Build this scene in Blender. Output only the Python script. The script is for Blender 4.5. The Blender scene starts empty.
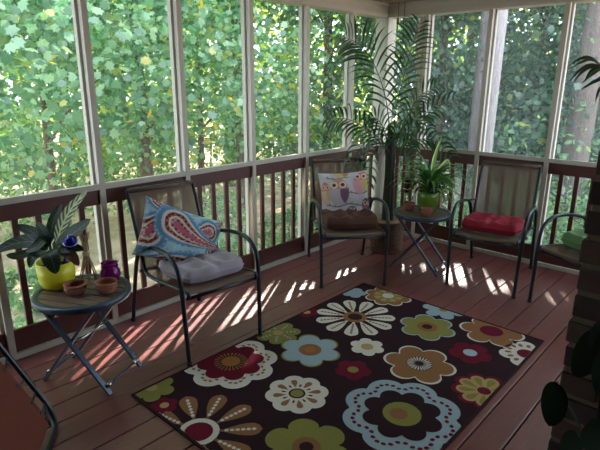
import bpy, math, random
import numpy as np
from math import sin, cos, pi, radians, atan2, sqrt
from mathutils import Vector, Matrix
random.seed(7); rng = np.random.default_rng(11)
S = bpy.context.scene
COL = S.collection

# ------------------------------------------------------------------ materials
def nt(name):
    m = bpy.data.materials.new(name); m.use_nodes = True
    t = m.node_tree; t.nodes.clear()
    o = t.nodes.new('ShaderNodeOutputMaterial')
    return m, t, o
def N(t, kind, **kw):
    n = t.nodes.new(kind)
    for k, v in kw.items():
        if k in n.inputs: n.inputs[k].default_value = v
        else: setattr(n, k, v)
    return n
def rgba(c): return (c[0], c[1], c[2], 1.0)
def pm(name, c, rough=.6, metal=0., var=.18, scale=18., bump=0., bscale=None, stretch=(1, 1, 1), spec=.5, island=0., c2=None):
    """principled surface whose colour wanders with noise"""
    m, t, o = nt(name)
    b = N(t, 'ShaderNodeBsdfPrincipled', Roughness=rough, Metallic=metal)
    b.inputs['Specular IOR Level'].default_value = spec
    tc = N(t, 'ShaderNodeTexCoord'); mp = N(t, 'ShaderNodeMapping'); mp.inputs['Scale'].default_value = stretch
    t.links.new(tc.outputs['Object'], mp.inputs['Vector'])
    nz = N(t, 'ShaderNodeTexNoise', Scale=scale, Detail=4.0); t.links.new(mp.outputs[0], nz.inputs['Vector'])
    mx = N(t, 'ShaderNodeMix', data_type='RGBA')
    lo = c2 if c2 else tuple(x * (1 - var) for x in c); hi = tuple(min(1, x * (1 + var)) for x in c)
    mx.inputs[6].default_value = rgba(lo); mx.inputs[7].default_value = rgba(hi)
    t.links.new(nz.outputs['Fac'], mx.inputs[0])
    src = mx.outputs[2]
    if island:
        g = N(t, 'ShaderNodeNewGeometry'); mr = N(t, 'ShaderNodeMapRange')
        mr.inputs['To Min'].default_value = 1 - island; mr.inputs['To Max'].default_value = 1 + island
        t.links.new(g.outputs['Random Per Island'], mr.inputs['Value'])
        hs = N(t, 'ShaderNodeHueSaturation'); t.links.new(mr.outputs[0], hs.inputs['Value']); t.links.new(src, hs.inputs['Color'])
        src = hs.outputs[0]
    t.links.new(src, b.inputs['Base Color'])
    if bump:
        n2 = N(t, 'ShaderNodeTexNoise', Scale=bscale or scale * 3, Detail=3.0); t.links.new(mp.outputs[0], n2.inputs['Vector'])
        bp = N(t, 'ShaderNodeBump', Strength=bump, Distance=.01)
        t.links.new(n2.outputs['Fac'], bp.inputs['Height']); t.links.new(bp.outputs[0], b.inputs['Normal'])
    t.links.new(b.outputs[0], o.inputs[0])
    return m
def leafmat(name, cols, trans=.45, rough=.5, gloss=.12):
    """leaf: every leaf takes its own colour of the ramp; light passes through"""
    m, t, o = nt(name)
    g = N(t, 'ShaderNodeNewGeometry'); r = N(t, 'ShaderNodeValToRGB')
    cr = r.color_ramp
    while len(cr.elements) < len(cols): cr.elements.new(.5)
    for e, (p, c) in zip(cr.elements, cols): e.position = p; e.color = rgba(c)
    t.links.new(g.outputs['Random Per Island'], r.inputs[0])
    d = N(t, 'ShaderNodeBsdfDiffuse'); tr = N(t, 'ShaderNodeBsdfTranslucent'); gl = N(t, 'ShaderNodeBsdfGlossy', Roughness=rough)
    t.links.new(r.outputs[0], d.inputs[0]); 
    hs = N(t, 'ShaderNodeHueSaturation', Saturation=1.1, Value=1.55); hs.inputs['Hue'].default_value = .475
    t.links.new(r.outputs[0], hs.inputs['Color']); t.links.new(hs.outputs[0], tr.inputs[0])
    a = N(t, 'ShaderNodeMixShader', Fac=trans); t.links.new(d.outputs[0], a.inputs[1]); t.links.new(tr.outputs[0], a.inputs[2])
    b = N(t, 'ShaderNodeMixShader', Fac=gloss); t.links.new(a.outputs[0], b.inputs[1]); t.links.new(gl.outputs[0], b.inputs[2])
    t.links.new(b.outputs[0], o.inputs[0])
    return m
def meshmat(name, c, clear, transl=.5):
    """woven mesh one can see through"""
    m, t, o = nt(name)
    d = N(t, 'ShaderNodeBsdfDiffuse', Color=rgba(c)); tr = N(t, 'ShaderNodeBsdfTranslucent', Color=rgba(c)); tp = N(t, 'ShaderNodeBsdfTransparent')
    a = N(t, 'ShaderNodeMixShader', Fac=transl); t.links.new(d.outputs[0], a.inputs[1]); t.links.new(tr.outputs[0], a.inputs[2])
    b = N(t, 'ShaderNodeMixShader', Fac=clear); t.links.new(a.outputs[0], b.inputs[1]); t.links.new(tp.outputs[0], b.inputs[2])
    t.links.new(b.outputs[0], o.inputs[0])
    return m
def glassmat(name, c, rough=.05):
    m, t, o = nt(name)
    g = N(t, 'ShaderNodeBsdfGlass', Color=rgba(c), Roughness=rough); d = N(t, 'ShaderNodeBsdfPrincipled', Roughness=.12); d.inputs['Base Color'].default_value = rgba(tuple(x * .6 for x in c))
    a = N(t, 'ShaderNodeMixShader', Fac=.5); t.links.new(g.outputs[0], a.inputs[1]); t.links.new(d.outputs[0], a.inputs[2])
    t.links.new(a.outputs[0], o.inputs[0]); return m
def attrmat(name, rough=.85, bump=.25):
    m, t, o = nt(name)
    a = N(t, 'ShaderNodeAttribute', attribute_name='print'); b = N(t, 'ShaderNodeBsdfPrincipled', Roughness=rough)
    b.inputs['Specular IOR Level'].default_value = .2
    t.links.new(a.outputs['Color'], b.inputs['Base Color'])
    nz = N(t, 'ShaderNodeTexNoise', Scale=300.0); bp = N(t, 'ShaderNodeBump', Strength=bump, Distance=.003)
    tc = N(t, 'ShaderNodeTexCoord'); t.links.new(tc.outputs['Object'], nz.inputs['Vector'])
    t.links.new(nz.outputs['Fac'], bp.inputs['Height']); t.links.new(bp.outputs[0], b.inputs['Normal'])
    t.links.new(b.outputs[0], o.inputs[0]); return m
def brickmat(name):
    m, t, o = nt(name)
    tc = N(t, 'ShaderNodeTexCoord'); b = N(t, 'ShaderNodeBsdfPrincipled', Roughness=.9)
    nz = N(t, 'ShaderNodeTexNoise', Scale=30.0, Detail=5.0); t.links.new(tc.outputs['Object'], nz.inputs['Vector'])
    g = N(t, 'ShaderNodeNewGeometry'); r = N(t, 'ShaderNodeValToRGB')
    for e, (p, c) in zip(r.color_ramp.elements, ((0, (.035, .022, .018)), (1, (.11, .065, .05)))): e.position = p; e.color = rgba(c)
    t.links.new(g.outputs['Random Per Island'], r.inputs[0])
    mx = N(t, 'ShaderNodeMix', data_type='RGBA', blend_type='MULTIPLY'); mx.inputs[0].default_value = .6
    t.links.new(r.outputs[0], mx.inputs[6]); t.links.new(nz.outputs['Color'], mx.inputs[7]); t.links.new(mx.outputs[2], b.inputs['Base Color'])
    bp = N(t, 'ShaderNodeBump', Strength=.6, Distance=.01); t.links.new(nz.outputs['Fac'], bp.inputs['Height']); t.links.new(bp.outputs[0], b.inputs['Normal'])
    t.links.new(b.outputs[0], o.inputs[0]); return m
def veinmat(name, dark, vein, every, width, cw=.10):
    """leaf blade with pale midrib and side veins, by UV (u along the leaf, v across)"""
    m, t, o = nt(name)
    uv = N(t, 'ShaderNodeUVMap'); sp = N(t, 'ShaderNodeSeparateXYZ'); t.links.new(uv.outputs[0], sp.inputs[0])
    def mth(op, a, b_=None, v=None):
        n = N(t, 'ShaderNodeMath', operation=op)
        t.links.new(a, n.inputs[0])
        if b_ is not None: t.links.new(b_, n.inputs[1])
        elif v is not None: n.inputs[1].default_value = v
        return n.outputs[0]
    av = mth('ABSOLUTE', sp.outputs[1])
    mid = mth('LESS_THAN', av, v=cw)
    k = mth('MULTIPLY', av, v=.16); k = mth('SUBTRACT', sp.outputs[0], k); k = mth('MULTIPLY', k, v=every); k = mth('FRACT', k); side = mth('LESS_THAN', k, v=width)
    f = mth('MAXIMUM', mid, side)
    mx = N(t, 'ShaderNodeMix', data_type='RGBA'); mx.inputs[6].default_value = rgba(dark); mx.inputs[7].default_value = rgba(vein)
    t.links.new(f, mx.inputs[0])
    b = N(t, 'ShaderNodeBsdfPrincipled', Roughness=.45); b.inputs['Specular IOR Level'].default_value = .3; t.links.new(mx.outputs[2], b.inputs['Base Color'])
    tr = N(t, 'ShaderNodeBsdfTranslucent'); t.links.new(mx.outputs[2], tr.inputs[0])
    a = N(t, 'ShaderNodeMixShader', Fac=.2); t.links.new(b.outputs[0], a.inputs[1]); t.links.new(tr.outputs[0], a.inputs[2])
    t.links.new(a.outputs[0], o.inputs[0]); return m

M = {}
M['deck'] = pm('deck_stain', (.165, .041, .037), .34, var=.3, scale=9, stretch=(6, .7, 6), bump=.2, bscale=30, spec=.75, island=.12)
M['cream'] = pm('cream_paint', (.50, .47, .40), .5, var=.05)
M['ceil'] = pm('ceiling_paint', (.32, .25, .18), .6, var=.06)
M['rail'] = pm('rail_stain', (.085, .020, .014), .5, var=.25, scale=12, bump=.15)
M['screen'] = meshmat('insect_screen', (.33, .37, .40), .875)
M['screenhazy'] = meshmat('insect_screen_hazy', (.44, .50, .54), .84)  # paler, denser copy of the screen; haze is put into its colour
M['sling'] = meshmat('sling_weave', (.215, .16, .125), .15, .22)
M['slingrust'] = pm('rust_sling', (.16, .034, .017), .85, var=.15, scale=60, bump=.4, bscale=250)
M['frame'] = pm('chair_frame_paint', (.018, .028, .038), .28, metal=.3, var=.1)
M['tframe'] = pm('table_frame_paint', (.05, .075, .11), .32, metal=.4, var=.1)
M['slat'] = pm('table_slat_wood', (.16, .105, .075), .5, var=.3, scale=10, stretch=(2, 12, 2), bump=.15)
M['chrome'] = pm('bright_steel', (.6, .62, .65), .2, metal=1, var=.03)
M['rubber'] = pm('black_rubber', (.02, .02, .022), .6, var=.1)
M['lav'] = pm('lavender_grey_cotton', (.40, .36, .42), .9, var=.08, bump=.2, bscale=200)
M['brownc'] = pm('dark_brown_cotton', (.075, .026, .016), .9, var=.12, bump=.2, bscale=200)
M['redc'] = pm('crimson_cotton', (.27, .007, .026), .9, var=.1, bump=.2, bscale=200)
M['greenc'] = pm('sage_green_cotton', (.13, .25, .11), .9, var=.1, bump=.2, bscale=200)
M['print'] = attrmat('printed_fabric')
M['yellow'] = pm('yellow_glaze', (.80, .80, .03), .35, var=.04)
M['greenpot'] = pm('green_glaze', (.10, .18, .02), .25, var=.1)
M['clay'] = pm('terracotta', (.33, .13, .085), .8, var=.2, scale=40, bump=.4)
M['soil'] = pm('potting_soil', (.035, .022, .015), 1, var=.4, scale=60, bump=.8)
M['purple'] = glassmat('magenta_glass', (.55, .02, .42))
M['blue'] = glassmat('cobalt_glass', (.03, .05, .55))
M['silver'] = pm('silver_swirl', (.55, .6, .75), .25, metal=.6)
M['bamboo'] = pm('bamboo_stick', (.42, .30, .17), .6, var=.2)
M['raffia'] = pm('raffia', (.62, .52, .34), .8, var=.15)
M['wicker'] = pm('wicker_reed', (.14, .07, .035), .7, var=.4, scale=40, bump=.3)
M['bark'] = pm('brown_bark', (.17, .115, .085), .95, var=.45, scale=14, stretch=(3, 3, .5), bump=1., bscale=24)
M['barkgrey'] = pm('grey_bark', (.20, .175, .18), .95, var=.55, scale=14, stretch=(4, 4, .5), bump=1., bscale=24)
M['barkrough'] = pm('rough_dark_bark', (.15, .12, .11), .95, var=.7, scale=10, stretch=(5, 5, .5), bump=1., bscale=20)
M['barkpale'] = pm('pale_bark', (.30, .27, .275), .95, var=.5, scale=14, stretch=(4, 4, .5), bump=.8, bscale=24)
M['palmleaf'] = leafmat('palm_leaflet', [(0, (.010, .042, .018)), (.6, (.022, .085, .028)), (1, (.06, .17, .045))], .2, .35, .07)
M['palmstem'] = pm('palm_stem', (.030, .055, .022), .5, var=.25)
M['palmtrunk'] = pm('palm_trunk_fibre', (.022, .026, .014), .8, var=.4, scale=30, stretch=(4, 4, .6))
M['strap'] = leafmat('strap_leaf', [(0, (.03, .13, .03)), (.6, (.08, .24, .05)), (1, (.2, .42, .08))], .35, .3, .1)
M['strapnew'] = leafmat('strap_leaf_new', [(0, (.3, .6, .06)), (1, (.4, .7, .1))], .4, .3, .1)
M['zebra'] = veinmat('veined_dark_leaf', (.007, .022, .014), (.06, .12, .05), 9, .10, .06)
M['zebrapale'] = veinmat('pale_veined_leaf', (.05, .11, .04), (.55, .60, .32), 9, .42, .16)
M['russet'] = pm('russet_leaf', (.16, .06, .045), .5, var=.2)
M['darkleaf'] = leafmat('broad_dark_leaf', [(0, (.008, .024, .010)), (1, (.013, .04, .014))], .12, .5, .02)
M['brick'] = brickmat('old_brick')
M['mortar'] = pm('mortar', (.13, .095, .065), .95, var=.2, bump=.6)
M['house'] = pm('house_wall_paint', (.13, .10, .08), .7, var=.05)
M['cord'] = pm('dark_cord', (.03, .025, .02), .8)
M['bronze'] = pm('dark_bronze', (.06, .035, .02), .5, metal=.5)
M['ground'] = pm('leaf_litter', (.58, .42, .32), 1, var=.5, scale=5., bump=.6, bscale=30, c2=(.19, .14, .09))
M['darkcup'] = pm('dark_cup', (.02, .017, .015), .35)
# foliage
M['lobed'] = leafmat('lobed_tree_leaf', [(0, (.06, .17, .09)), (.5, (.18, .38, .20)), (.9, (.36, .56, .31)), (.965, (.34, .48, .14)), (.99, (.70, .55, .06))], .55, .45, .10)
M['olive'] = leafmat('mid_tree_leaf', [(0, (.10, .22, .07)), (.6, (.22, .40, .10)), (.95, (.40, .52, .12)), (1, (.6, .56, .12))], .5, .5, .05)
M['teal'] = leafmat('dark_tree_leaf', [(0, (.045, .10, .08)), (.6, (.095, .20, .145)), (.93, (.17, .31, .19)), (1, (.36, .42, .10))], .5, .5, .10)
M['shrub'] = leafmat('shrub_leaf', [(0, (.08, .2, .09)), (.7, (.15, .32, .13)), (1, (.28, .45, .14))], .5, .5, .06)
# rug colours
RC = dict(plum=(.026, .011, .015), white=(.60, .56, .50), brown=(.24, .115, .05), olive=(.22, .205, .055), red=(.125, .008, .022), blue=(.29, .38, .43), dark=(.035, .014, .016), orange=(.34, .14, .04), tan=(.40, .27, .12))
for k, c in RC.items(): M['rug_' + k] = pm('rug_' + k, c, .95, var=.16, scale=160, bump=.35, bscale=420, spec=.1)

# ------------------------------------------------------------------ mesh gathering
class G:
    def __init__(s): s.v = []; s.f = []; s.mi = []; s.sm = []; s.uv = {}
    def add(s, vs, fs, mi=0, smooth=False):
        b = len(s.v); s.v += [tuple(v) for v in vs]
        for f in fs: s.f.append([b + i for i in f]); s.mi.append(mi); s.sm.append(smooth)
        return b
    def box(s, x0, x1, y0, y1, z0, z1, mi=0, mat=None):
        vs = [Vector((x, y, z)) for z in (z0, z1) for y in (y0, y1) for x in (x0, x1)]
        if mat: vs = [mat @ v for v in vs]
        s.add(vs, [(0, 2, 3, 1), (4, 5, 7, 6), (0, 1, 5, 4), (2, 6, 7, 3), (0, 4, 6, 2), (1, 3, 7, 5)], mi)
    def bar(s, p, q, w, h, up=(0, 0, 1), mi=0):
        p = Vector(p); q = Vector(q); d = (q - p); L = d.length; d.normalize()
        a = d.cross(Vector(up));
        if a.length < 1e-4: a = d.cross(Vector((1, 0, 0)))
        a.normalize(); b = a.cross(d)
        m = Matrix((a, d, b)).transposed().to_4x4(); m.translation = p
        s.box(-w / 2, w / 2, 0, L, -h / 2, h / 2, mi, m)
    def tube(s, path, r, n=10, closed=False, mi=0, cap=True):
        P = [Vector(p) for p in path]; k = len(P)
        rs = r if hasattr(r, '__len__') else [r] * k
        t0 = (P[1] - P[0]).normalized()
        u = t0.cross(Vector((0, 0, 1)))
        if u.length < .05: u = t0.cross(Vector((1, 0, 0)))
        u.normalize(); vs = []
        for i in range(k):
            if closed: t = (P[(i + 1) % k] - P[i - 1])
            else: t = P[min(i + 1, k - 1)] - P[max(i - 1, 0)]
            t.normalize(); u = (u - t * u.dot(t)); u.normalize(); w = t.cross(u)
            for j in range(n):
                a = 2 * pi * j / n; vs.append(P[i] + (u * cos(a) + w * sin(a)) * rs[i])
        fs = []
        for i in range(k if closed else k - 1):
            for j in range(n):
                i2 = (i + 1) % k
                fs.append((i * n + j, i * n + (j + 1) % n, i2 * n + (j + 1) % n, i2 * n + j))
        b = s.add(vs, fs, mi, True)
        if not closed and cap:
            s.f.append([b + j for j in range(n)][::-1]); s.mi.append(mi); s.sm.append(False)
            s.f.append([b + (k - 1) * n + j for j in range(n)]); s.mi.append(mi); s.sm.append(False)
    def lathe(s, prof, c=(0, 0, 0), n=28, mi=0, smooth=True):
        vs = [(c[0] + r * cos(2 * pi * j / n), c[1] + r * sin(2 * pi * j / n), c[2] + z) for r, z in prof for j in range(n)]
        fs = [(i * n + j, i * n + (j + 1) % n, (i + 1) * n + (j + 1) % n, (i + 1) * n + j) for i in range(len(prof) - 1) for j in range(n)]
        b = s.add(vs, fs, mi, smooth)
        for i, rev in ((0, True), (len(prof) - 1, False)):
            if prof[i][0] > 1e-4:
                l = [b + i * n + j for j in range(n)]; s.f.append(l[::-1] if rev else l); s.mi.append(mi); s.sm.append(False)
    def grid(s, fn, nu, nv, mi=0, smooth=True, two=None):
        vs = [fn(i / nu, j / nv) for i in range(nu + 1) for j in range(nv + 1)]
        fs = [(i * (nv + 1) + j, (i + 1) * (nv + 1) + j, (i + 1) * (nv + 1) + j + 1, i * (nv + 1) + j + 1) for i in range(nu) for j in range(nv)]
        return s.add(vs, fs, mi, smooth)
    def build(s, name, mats, parent=None, off=None, kind=None, solid=0, bevel=0):
        me = bpy.data.meshes.new(name)
        vs = s.v
        if off is not None: vs = [(x - off[0], y - off[1], z - off[2]) for x, y, z in vs]
        me.from_pydata(vs, [], s.f)
        for m in (mats if isinstance(mats, (list, tuple)) else [mats]): me.materials.append(m)
        me.polygons.foreach_set('material_index', s.mi); me.polygons.foreach_set('use_smooth', s.sm)
        me.update()
        o = bpy.data.objects.new(name, me); COL.objects.link(o)
        if parent: o.parent = parent
        if kind: o['kind'] = kind
        if solid:
            md = o.modifiers.new('thick', 'SOLIDIFY'); md.thickness = solid; md.offset = 0
        if bevel:
            md = o.modifiers.new('bevel', 'BEVEL'); md.width = bevel; md.segments = 2; md.limit_method = 'ANGLE'
        return o
def tag(o, label, cat, group=None, kind=None):
    o['label'] = label; o['category'] = cat
    if group: o['group'] = group
    if kind: o['kind'] = kind
    return o
def thing(name, label, cat, loc=(0, 0, 0), rz=0, group=None):
    o = bpy.data.objects.new(name, None); COL.objects.link(o); o.empty_display_size = .05
    o.location = loc; o.rotation_euler = (0, 0, rz)
    return tag(o, label, cat, group)
def struct(name, loc=(0, 0, 0)):
    o = bpy.data.objects.new(name, None); COL.objects.link(o); o['kind'] = 'structure'; o.location = loc; return o
def copy_tree(o, parent=None):
    c = o.copy(); COL.objects.link(c)
    if parent: c.parent = parent
    for ch in [x for x in o.children]: copy_tree(ch, c)
    return c
def bez(pts, n):
    """smooth curve through points"""
    P = [Vector(p) for p in pts]; out = []
    Q = [P[0] * 2 - P[1]] + P + [P[-1] * 2 - P[-2]]
    for i in range(1, len(Q) - 2):
        for k in range(n):
            t = k / n
            out.append(.5 * ((2 * Q[i]) + (Q[i + 1] - Q[i - 1]) * t + (2 * Q[i - 1] - 5 * Q[i] + 4 * Q[i + 1] - Q[i + 2]) * t * t + (3 * Q[i] - Q[i - 1] - 3 * Q[i + 1] + Q[i + 2]) * t ** 3))
    out.append(P[-1]); return out

# ------------------------------------------------------------------ camera
F_PX, PITCH, ROLL, YAW = 509.355, .27929, .005426, -.737596
CAM = Vector((3.0203, -4.6084, 1.6))
fw = Vector((sin(YAW) * cos(PITCH), cos(YAW) * cos(PITCH), -sin(PITCH)))
rt = Vector((cos(YAW), -sin(YAW), 0)); up = rt.cross(fw)
rt2 = rt * cos(ROLL) + up * sin(ROLL); up2 = -rt * sin(ROLL) + up * cos(ROLL)
cd = bpy.data.cameras.new('camera'); cam = bpy.data.objects.new('camera', cd); COL.objects.link(cam)
mw = Matrix((rt2, up2, -fw)).transposed().to_4x4(); mw.translation = CAM; cam.matrix_world = mw
cd.sensor_width = 36; cd.lens = F_PX / 600 * 36; cd.clip_start = .02
S.camera = cam
def at(u, v, depth):
    """a point of the place seen at photo position (u, v), that far along the view axis"""
    return CAM + (rt2 * ((u - 300) / F_PX) + up2 * ((225 - v) / F_PX) + fw) * depth

# ------------------------------------------------------------------ porch shell
SILL, HEAD, CEIL = .927, 2.188, 2.315
LP = [-.546 - .6446 * k for k in range(9)]          # stud positions along the left wall
BP = [.435 + .6145 * k for k in range(7)]           # along the back wall
YE, XE = -6.0, 4.6
g = G(); x = -.0
xs = 2.253 - .15 * 16
while xs < XE:
    x0 = max(xs + .0042, -.1); x1 = min(xs + .1458, XE)
    if x1 - x0 > .01: g.box(x0, x1, YE, .1, -.03, -.0005 if x1 < .02 else 0)
    xs += .15
g.box(-.1, XE, YE, .1, -.09, -.035, 1)
g.build('floor', [M['deck'], M['soil']], kind='structure', bevel=.003)
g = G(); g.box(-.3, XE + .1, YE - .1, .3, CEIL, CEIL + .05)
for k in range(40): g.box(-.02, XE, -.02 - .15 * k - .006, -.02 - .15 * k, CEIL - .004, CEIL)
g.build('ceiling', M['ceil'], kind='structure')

def wall(name, side):
    W = struct(name)
    left = side == 'left'
    def bx(g, a0, a1, d0, d1, z0, z1, mi=0):   # a along, d outward depth
        if left: g.box(-d1, -d0, a0, a1, z0, z1, mi)
        else: g.box(a0, a1, d0, d1, z0, z1, mi)
    ps = LP if left else BP
    lo, hi = (YE, 0) if left else (0, XE)
    for p in ps:
        g = G(); bx(g, p - .036, p + .036, .042, .082, 0, HEAD); g.build('post', M['cream'], W, bevel=.003)
        g = G(); bx(g, p - .019, p + .019, 0, .019, 0, HEAD); bx(g, p - .0188, p + .0188, .019, .0419, SILL + .036, HEAD); g.build('batten', M['cream'], W, bevel=.002)
    g = G(); bx(g, lo, hi, .0005, .019, SILL, SILL + .036); bx(g, lo, hi, .019, .06, SILL + .002, SILL + .03); g.build('sill', M['cream'], W, bevel=.002)
    g = G(); bx(g, lo, hi, .0005, .019, 0, .035); bx(g, lo, hi, .019, .06, 0, .03); g.build('base_strip', M['cream'], W, bevel=.002)
    g = G(); bx(g, lo, hi, -.004, .12, HEAD, CEIL); bx(g, lo, hi, -.018, 0, HEAD, HEAD + .035); bx(g, lo, hi, -.022, 0, CEIL - .03, CEIL)
    g.build('header', M['cream'], W, bevel=.002)
wall('wall_left', 'left'); wall('wall_back', 'back')
g = G(); g.box(-.12, .028, -.028, .12, 0, HEAD); g.build('trim_1', M['cream'], kind='structure', bevel=.003)
# screens, one window per bay
wn = 1
def screens(ps, left, end):
    global wn
    edges = [-.03 if left else .03] + list(ps)
    for a, b in zip(edges[:-1], edges[1:]):
        g = G()
        lo, hi = min(a, b), max(a, b)
        for z0, z1, d in ((SILL + .036, HEAD, .0215), (.035, SILL, .066)):
            if left: g.add([(-d, lo, z0), (-d, hi, z0), (-d, hi, z1), (-d, lo, z1)], [(0, 1, 2, 3)])
            else: g.add([(lo, d, z0), (hi, d, z0), (hi, d, z1), (lo, d, z1)], [(0, 1, 2, 3)])
        g.build('window_%d' % wn, M['screen' if left else 'screenhazy'], kind='structure'); wn += 1
screens(LP, True, YE); screens(BP, False, XE)
# house side, behind and to the right of the camera
g = G(); g.box(XE, XE + .1, YE, -1.9, 0, CEIL); g.box(XE, XE + .1, -1.9, .2, 0, .93); g.box(XE, XE + .1, -1.9, .2, HEAD, CEIL)  # unseen opening towards the back, added for cool sky light on the deck
for yy in (-1.2, -.5, .1): g.box(XE, XE + .09, yy - .045, yy + .045, .93, HEAD)
g.build('wall_right', M['house'], kind='structure')
g = G(); g.box(-.1, XE + .1, YE - .1, YE, 0, CEIL); g.build('wall_front', M['house'], kind='structure')
# brick pier
W = struct('wall_pier')
g = G(); px0, px1, py0, py1 = 2.72, 3.14, -3.2, -2.78
g.box(px0 + .005, px1 - .005, py0 + .005, py1 - .005, 0, CEIL, 1)
zc, k = 0.008, 0
while zc < CEIL - .07:
    h = .060; e = lambda: random.uniform(-.006, .006)
    off = .0 if k % 2 else .105
    xs = px0 - off
    while xs < px1:
        a, b = max(xs, px0), min(xs + .197, px1)
        if b - a > .03:
            g.box(a + e() * .5, b, py0 + e(), py0 + .03, zc, zc + h); g.box(a + e() * .5, b, py1 - .03, py1 + e(), zc, zc + h)
        xs += .212
    ys = py0 - (.105 - off)
    while ys < py1:
        a, b = max(ys, py0 + .0305), min(ys + .2, py1 - .0305)
        if b - a > .03:
            g.box(px0 + e(), px0 + .03, a, b, zc, zc + h); g.box(px1 - .03, px1 + e(), a, b, zc, zc + h)
        ys += .212
    zc += .076; k += 1
g.build('brick_pier', [M['brick'], M['mortar']], W, bevel=.004)

# railings
def railing(left):
    if left: R = thing('porch_railing', 'dark red-brown baluster railing along the left screens behind the two left chairs', 'railing', (-.04, -3.0, 0))
    else: R = thing('porch_railing', 'dark red-brown baluster railing along the back screens behind the red cushion chair', 'railing', (2.3, .04, 0))
    L = R.location
    def bx(a0, a1, z0, z1, name, d0=.020, d1=.041):
        g = G()
        if left: g.box(-d1, -d0, a0, a1, z0, z1)
        else: g.box(a0, a1, d0, d1, z0, z1)
        g.build(name, M['rail'], R, off=L, bevel=.003)
    lo, hi = (YE, -.03) if left else (.03, XE)
    bx(lo, hi, .83, SILL, 'top_rail'); bx(lo, hi, .036, .178, 'bottom_rail')
    ps = [0] + (LP if left else BP)
    for a, b in zip(ps[:-1], ps[1:]):
        for k in range(1, 5):
            c = a + (b - a) * k / 5
            if abs(c) < .06 or (left and c < -4.6) or (not left and c > 3.2): continue
            bx(c - .018, c + .018, .14, .87, 'baluster', .0415, .064)
railing(True); railing(False)

# ------------------------------------------------------------------ rug
RX0, RX1, RY0, RY1 = .812, 2.213, -3.485, -1.405
rug = G()
def clampv(x, y): return (min(max(x, RX0 + .014), RX1 - .014), min(max(y, RY0 + .014), RY1 - .014))
RK = list(RC); RI = {k: i for i, k in enumerate(RK)}
lay = [0]
def poly(pts, colr, z): 
    rug.add([(*clampv(x, y), z) for x, y in pts], [list(range(len(pts)))], RI[colr])
def blob(cx, cy, R, n, dep, colr, z, ph=0., pw=1.):
    """scalloped flower outline as a fan"""
    K = n * 14; ring = []
    for k in range(K):
        a = 2 * pi * k / K; s_ = abs(cos(n * (a - ph) / 2)) ** pw
        r = R * (1 - dep + dep * s_)
        ring.append((cx + r * cos(a), cy + r * sin(a)))
    b = rug.add([(*clampv(cx, cy), z)] + [(*clampv(*p), z) for p in ring], [(0, 1 + k, 1 + (k + 1) % K) for k in range(K)], RI[colr])
def disc(cx, cy, r, colr, z, sx=1., a=0.):
    K = 20; pts = []
    for k in range(K):
        t = 2 * pi * k / K; x, y = r * cos(t) * sx, r * sin(t)
        pts.append((cx + x * cos(a) - y * sin(a), cy + x * sin(a) + y * cos(a)))
    if RX0 < cx < RX1 and RY0 < cy < RY1: poly(pts, colr, z)
def petal(cx, cy, a, r0, r1, w, colr, z, blunt=.75):
    K = 14; L = []; Rr = []
    for k in range(K + 1):
        t = k / K; ww = w * (sin(pi * min(1, t * .5 / blunt)) if t < blunt else cos((t - blunt) / (1 - blunt) * pi / 2) ** .6)
        ww = max(ww, w * .18 if t < .5 else 0)
        r = r0 + (r1 - r0) * t
        L.append((cx + r * cos(a) - ww * sin(a), cy + r * sin(a) + ww * cos(a))); Rr.append((cx + r * cos(a) + ww * sin(a), cy + r * sin(a) - ww * cos(a)))
    poly(Rr + L[::-1], colr, z)
Z = [.0085 + .0006 * k for k in range(8)]
rug.box(RX0, RX1, RY0, RY1, 0, .008, RI['plum'])
b_ = .012
# edge binding
for (a, b, c, d) in ((RX0, RX1, RY0, RY0 + b_), (RX0, RX1, RY1 - b_, RY1), (RX0, RX0 + b_, RY0, RY1), (RX1 - b_, RX1, RY0, RY1)): rug.box(a, b, c, d, .008, .0095, RI['dark'])
V = .35   # petals turn
def simple(cx, cy, R, n, col_, edge, cen, ph=0., dep=.36, cr=.33, cen2=None, er=.07, pw=.6):
    if edge: blob(cx, cy, R, n, dep, edge, Z[0], ph, pw); blob(cx, cy, R * (1 - er), n, dep, col_, Z[1], ph, pw)
    else: blob(cx, cy, R, n, dep, col_, Z[1], ph, pw)
    disc(cx, cy, R * cr, cen, Z[2])
    if cen2: disc(cx, cy, R * cr * .5, cen2, Z[3])
# 1 long brown dotted daisy
cx, cy = 1.31, -3.425
for k in range(10):
    a = 2 * pi * k / 10 + .2; petal(cx, cy, a, .10, .30, .045, 'brown', Z[0])
    for q in range(6): disc(cx + (.13 + q * .026) * cos(a), cy + (.13 + q * .026) * sin(a), .009, 'white', Z[1], 1.2, a)
disc(cx, cy, .098, 'white', Z[1]); disc(cx, cy, .068, 'red', Z[2])
# 2 olive at the left corner
blob(.84, -3.38, .125, 6, .35, 'olive', Z[0], .5, .6); disc(.84, -3.38, .03, 'tan', Z[1])
# 3 white and red
blob(.948, -2.922, .275, 8, .2, 'white', Z[0], .2, .6)
for k in range(8):
    for q in range(5):
        a = .2 + 2 * pi * k / 8 + (q - 2) * .13; r = .225 - abs(q - 2) ** 2 * .008
        disc(.948 + r * cos(a), -2.922 + r * sin(a), .012, 'brown', Z[1], .7, a)
blob(.948, -2.922, .195, 8, .25, 'red', Z[2], .2, .6); disc(.948, -2.922, .085, 'dark', Z[3])
for k in range(24): a = 2 * pi * k / 24; petal(.948, -2.922, a, .05, .1, .006, 'brown', Z[4])
disc(.948, -2.922, .055, 'orange', Z[5])
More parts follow.
